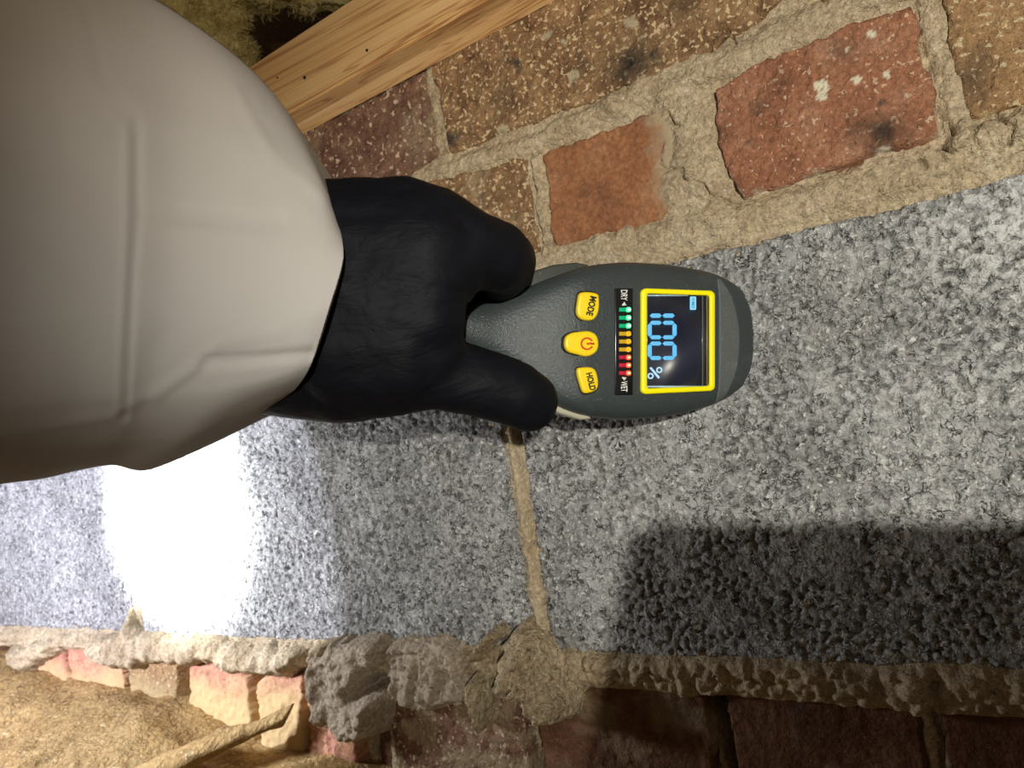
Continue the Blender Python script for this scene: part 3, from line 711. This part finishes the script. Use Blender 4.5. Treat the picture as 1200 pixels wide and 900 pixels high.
HAND = [  # (px, py, depth, radius mm) chains
    [(280, 330, .266, 22), (345, 315, .262, 22), (400, 300, .247, 17), (500, 295, .243, 15.5)],
    [(280, 390, .266, 22), (345, 400, .262, 22), (400, 400, .248, 18), (470, 400, .245, 15)],
    [(345, 350, .262, 22), (400, 345, .246, 18), (495, 345, .244, 15)],
    [(360, 258, .258, 13.5), (420, 255, .254, 13.5), (475, 255, .250, 13.5)],
    [(400, 275, .249, 16), (490, 275, .246, 15)], [(400, 320, .246, 17), (500, 320, .243, 15)], [(400, 372, .246, 17), (492, 372, .244, 15)],
    [(475, 255, .250, 13.5), (510, 268, .249, 14), (545, 290, .250, 14)], [(505, 320, .244, 14.5), (545, 292, .250, 14)],
    [(320, 425, .262, 19), (400, 438, .257, 17.5), (460, 436, .254, 15.5), (505, 434, .254, 13.5), (560, 448, .257, 12.0), (602, 461, .261, 12), (618, 470, .264, 11.2)],     # thumb
    [(400, 420, .250, 17), (470, 420, .247, 15), (500, 410, .248, 13)],
    [(545, 290, .250, 14), (582, 300, .257, 12.3), (594, 309, .274, 11.2), (580, 330, .295, 10), (560, 360, .306, 9)],  # index
    [(505, 268, .252, 13), (535, 284, .280, 10), (528, 320, .306, 9.5), (515, 372, .310, 9)],                    # middle
    [(460, 262, .254, 13), (480, 280, .285, 10), (475, 320, .308, 9.5), (470, 372, .310, 9)],                    # ring
    [(410, 262, .256, 13), (425, 285, .288, 10), (425, 325, .306, 9), (425, 362, .308, 8.5)]]                    # little
bm = bmesh.new()
for ch in HAND:
    for p, q in zip(ch[:-1], ch[1:]): capsule(bm, D(*p[:3]), D(*q[:3]), p[3]/1000, q[3]/1000)
me = bpy.data.meshes.new('gloved_hand'); bm.to_mesh(me); bm.free()
gh = link('gloved_hand', me, GLOVE, person); gh.matrix_parent_inverse = pinv
md = gh.modifiers.new('remesh', 'REMESH'); md.mode = 'VOXEL'; md.voxel_size = .0011; md.use_smooth_shade = True
md = gh.modifiers.new('smooth', 'SMOOTH'); md.factor = .6; md.iterations = 14
tx = bpy.data.textures.new('creases', 'CLOUDS'); tx.noise_scale = .012; tx.noise_depth = 2
md = gh.modifiers.new('creases', 'DISPLACE'); md.texture = tx; md.strength = .0012; md.texture_coords = 'LOCAL'

# sleeve: rows of picture points with depth, mirrored behind the arm
ROWS = [([(386, 212), (396, 255), (402.5, 301), (386, 360), (364, 428), (345, 458), (316, 482)], .260, .218),
        ([(350, 148), (374, 210), (380, 295), (364, 368), (342, 437), (318, 470), (285, 499)], .260, .216),
        ([(312, 96), (340, 180), (345, 290), (326, 380), (302, 450), (275, 487), (248, 519)], .257, .214),
        ([(262, 52), (288, 150), (285, 280), (265, 380), (242, 462), (218, 512), (176, 551)], .252, .210),
        ([(205, 12), (215, 140), (212, 270), (200, 375), (180, 465), (160, 518), (131, 546)], .246, .205),
        ([(150, -20), (158, 110), (156, 260), (150, 372), (140, 468), (125, 522), (95, 552)], .242, .198),
        ([(80, -60), (90, 80), (95, 250), (92, 370), (80, 470), (65, 530), (50, 562)], .236, .192),
        ([(-20, -110), (-10, 60), (0, 240), (0, 370), (-5, 480), (-12, 545), (-20, 574)], .226, .184),
        ([(-160, -160), (-150, 30), (-150, 230), (-150, 370), (-150, 490), (-150, 570), (-160, 600)], .21, .17),
        ([(-400, -220), (-400, 0), (-400, 220), (-400, 370), (-400, 510), (-400, 620), (-400, 690)], .19, .15)]
def cr_interp(P, t):                          # Catmull-Rom through rows
    P = np.array(P); n = len(P); i = min(int(t), n-2); f = t-i
    p0, p1, p2, p3 = P[max(i-1, 0)], P[i], P[i+1], P[min(i+2, n-1)]
    return .5*((2*p1)+(p2-p0)*f+(2*p0-5*p1+4*p2-p3)*f*f+(3*p1-p0-3*p2+p3)*f**3)
def sleeve(rows, name, parent, creases=()):
    ringsP = []
    for pts, ds, dr in rows:
        t = np.linspace(0, 1, 7); dep = ds - (ds-dr)*np.sin(np.pi*t)**.8
        front = [D(p[0], p[1], d) for p, d in zip(pts, dep)]
        mid = (front[0]+front[-1])/2; ax = M @ np.array([0, 0, 1.])
        back = [p - ax*2*((p-mid)@ax) for p in front[1:-1]][::-1]
        ringsP.append(front+back)
    RP = np.array(ringsP); nr, nc = RP.shape[:2]; A = 14; B = 12
    rowsN = []
    for i in range((nr-1)*A+1):
        base = cr_interp(RP, min(i/A, nr-1-1e-6)); ring_ = []
        for k in range(nc*B):
            j = k//B; f = (k % B)/B; p0, p1, p2, p3 = (base[(j+m) % nc] for m in (-1, 0, 1, 2))
            sp = .5*((2*p1)+(p2-p0)*f+(2*p0-5*p1+4*p2-p3)*f*f+(3*p1-p0-3*p2+p3)*f**3)
            ring_.append(sp*.75 + (p1+(p2-p1)*f)*.25)
        rowsN.append(ring_)
    G = np.array(rowsN); cen = G.mean(1, keepdims=True); nrm = G-cen; nrm /= np.linalg.norm(nrm, axis=2, keepdims=True)
    cm = (G-C)@M; px = 600+F*cm[..., 0]/-cm[..., 2]; py = 450-F*cm[..., 1]/-cm[..., 2]
    dsp = fbm(px, py, 150., 3, 2)*.0016
    for pts, wd, hh in creases:               # folds of the fabric
        dd = seg_dist(px, py, pts); s_ = (dd/wd); dsp = dsp + .8*hh*np.exp(-s_**2)
    G = G + nrm*dsp[..., None]
    bm = bmesh.new(); R = [[bm.verts.new(p) for p in r] for r in G]; K = nc*B
    for i in range(len(R)-1):
        for k in range(K): bm.faces.new([R[i][k], R[i][(k+1) % K], R[i+1][(k+1) % K], R[i+1][k]])
    bm.faces.new(R[-1])
    # turn the cuff inwards
    r0 = G[0]; c0 = r0.mean(0); inner = [[bm.verts.new(c0+(p-c0)*s_ + (G[3].mean(0)-c0)*q) for p in r0] for s_, q in ((.99, .0), (.93, .10), (.80, .3))]
    prev = R[0]
    for rr_ in inner:
        for k in range(K): bm.faces.new([prev[k], rr_[k], rr_[(k+1) % K], prev[(k+1) % K]])
        prev = rr_
    bmesh.ops.recalc_face_normals(bm, faces=bm.faces)
    me = bpy.data.meshes.new(name); bm.to_mesh(me); bm.free(); smooth(me)
    o = link(name, me, FAB, parent); o.matrix_parent_inverse = pinv; return o
CRE = [([(160, 150), (160, 250), (153, 330), (144, 490)], 8, -.0016), ([(149, 150), (141, 480)], 9, .0014), ([(168, 246), (240, 252), (330, 260)], 9, -.0018), ([(240, 425), (300, 422), (362, 415)], 7, -.0022),
       ([(0, 290), (70, 235), (160, 150)], 16, .0016), ([(20, 330), (90, 250), (150, 180)], 16, -.0012), ([(160, 150), (120, 90), (100, 0)], 14, -.0012), ([(180, 470), (260, 400), (330, 390)], 14, .0014), ([(280, 110), (320, 180), (380, 230)], 12, .0012), ([(0, 510), (130, 490), (230, 430)], 12, .0014), ([(60, 100), (80, 200), (20, 280)], 18, -.0014)]
sleeve(ROWS, 'sleeve', person, CRE)

# unseen slab added behind the lens to shadow the wall's lower right
blocker = bpy.data.objects.new('shade_blocker', None); COL.objects.link(blocker)
tag(blocker, 'unseen black slab added behind the camera to shade the lower right of the wall', 'blocker')
fw = -(M @ np.array([0, 0, 1.])); PB = .022
def on_blocker(S, off=PB):
    d = S-HEAD; t = ((C-fw*off-HEAD)@fw)/(d@fw); return HEAD+d*t
q0 = on_blocker(W(742, 609)); q1 = on_blocker(W(1200, 609)); q2 = on_blocker(W(668, 745))
e1 = (q1-q0)/np.linalg.norm(q1-q0); e2 = q2-q0; e2 -= e1*(e2@e1)*.6; e2 /= np.linalg.norm(e2)
ring0 = [q0, q0+e1*.147, q0+e1*.147+e2*.078, q0+e2*.078]
prism('case', ring0, [p - fw*.008 for p in ring0], plain('blocker_black', (.02, .02, .022), .4), blocker, .003)
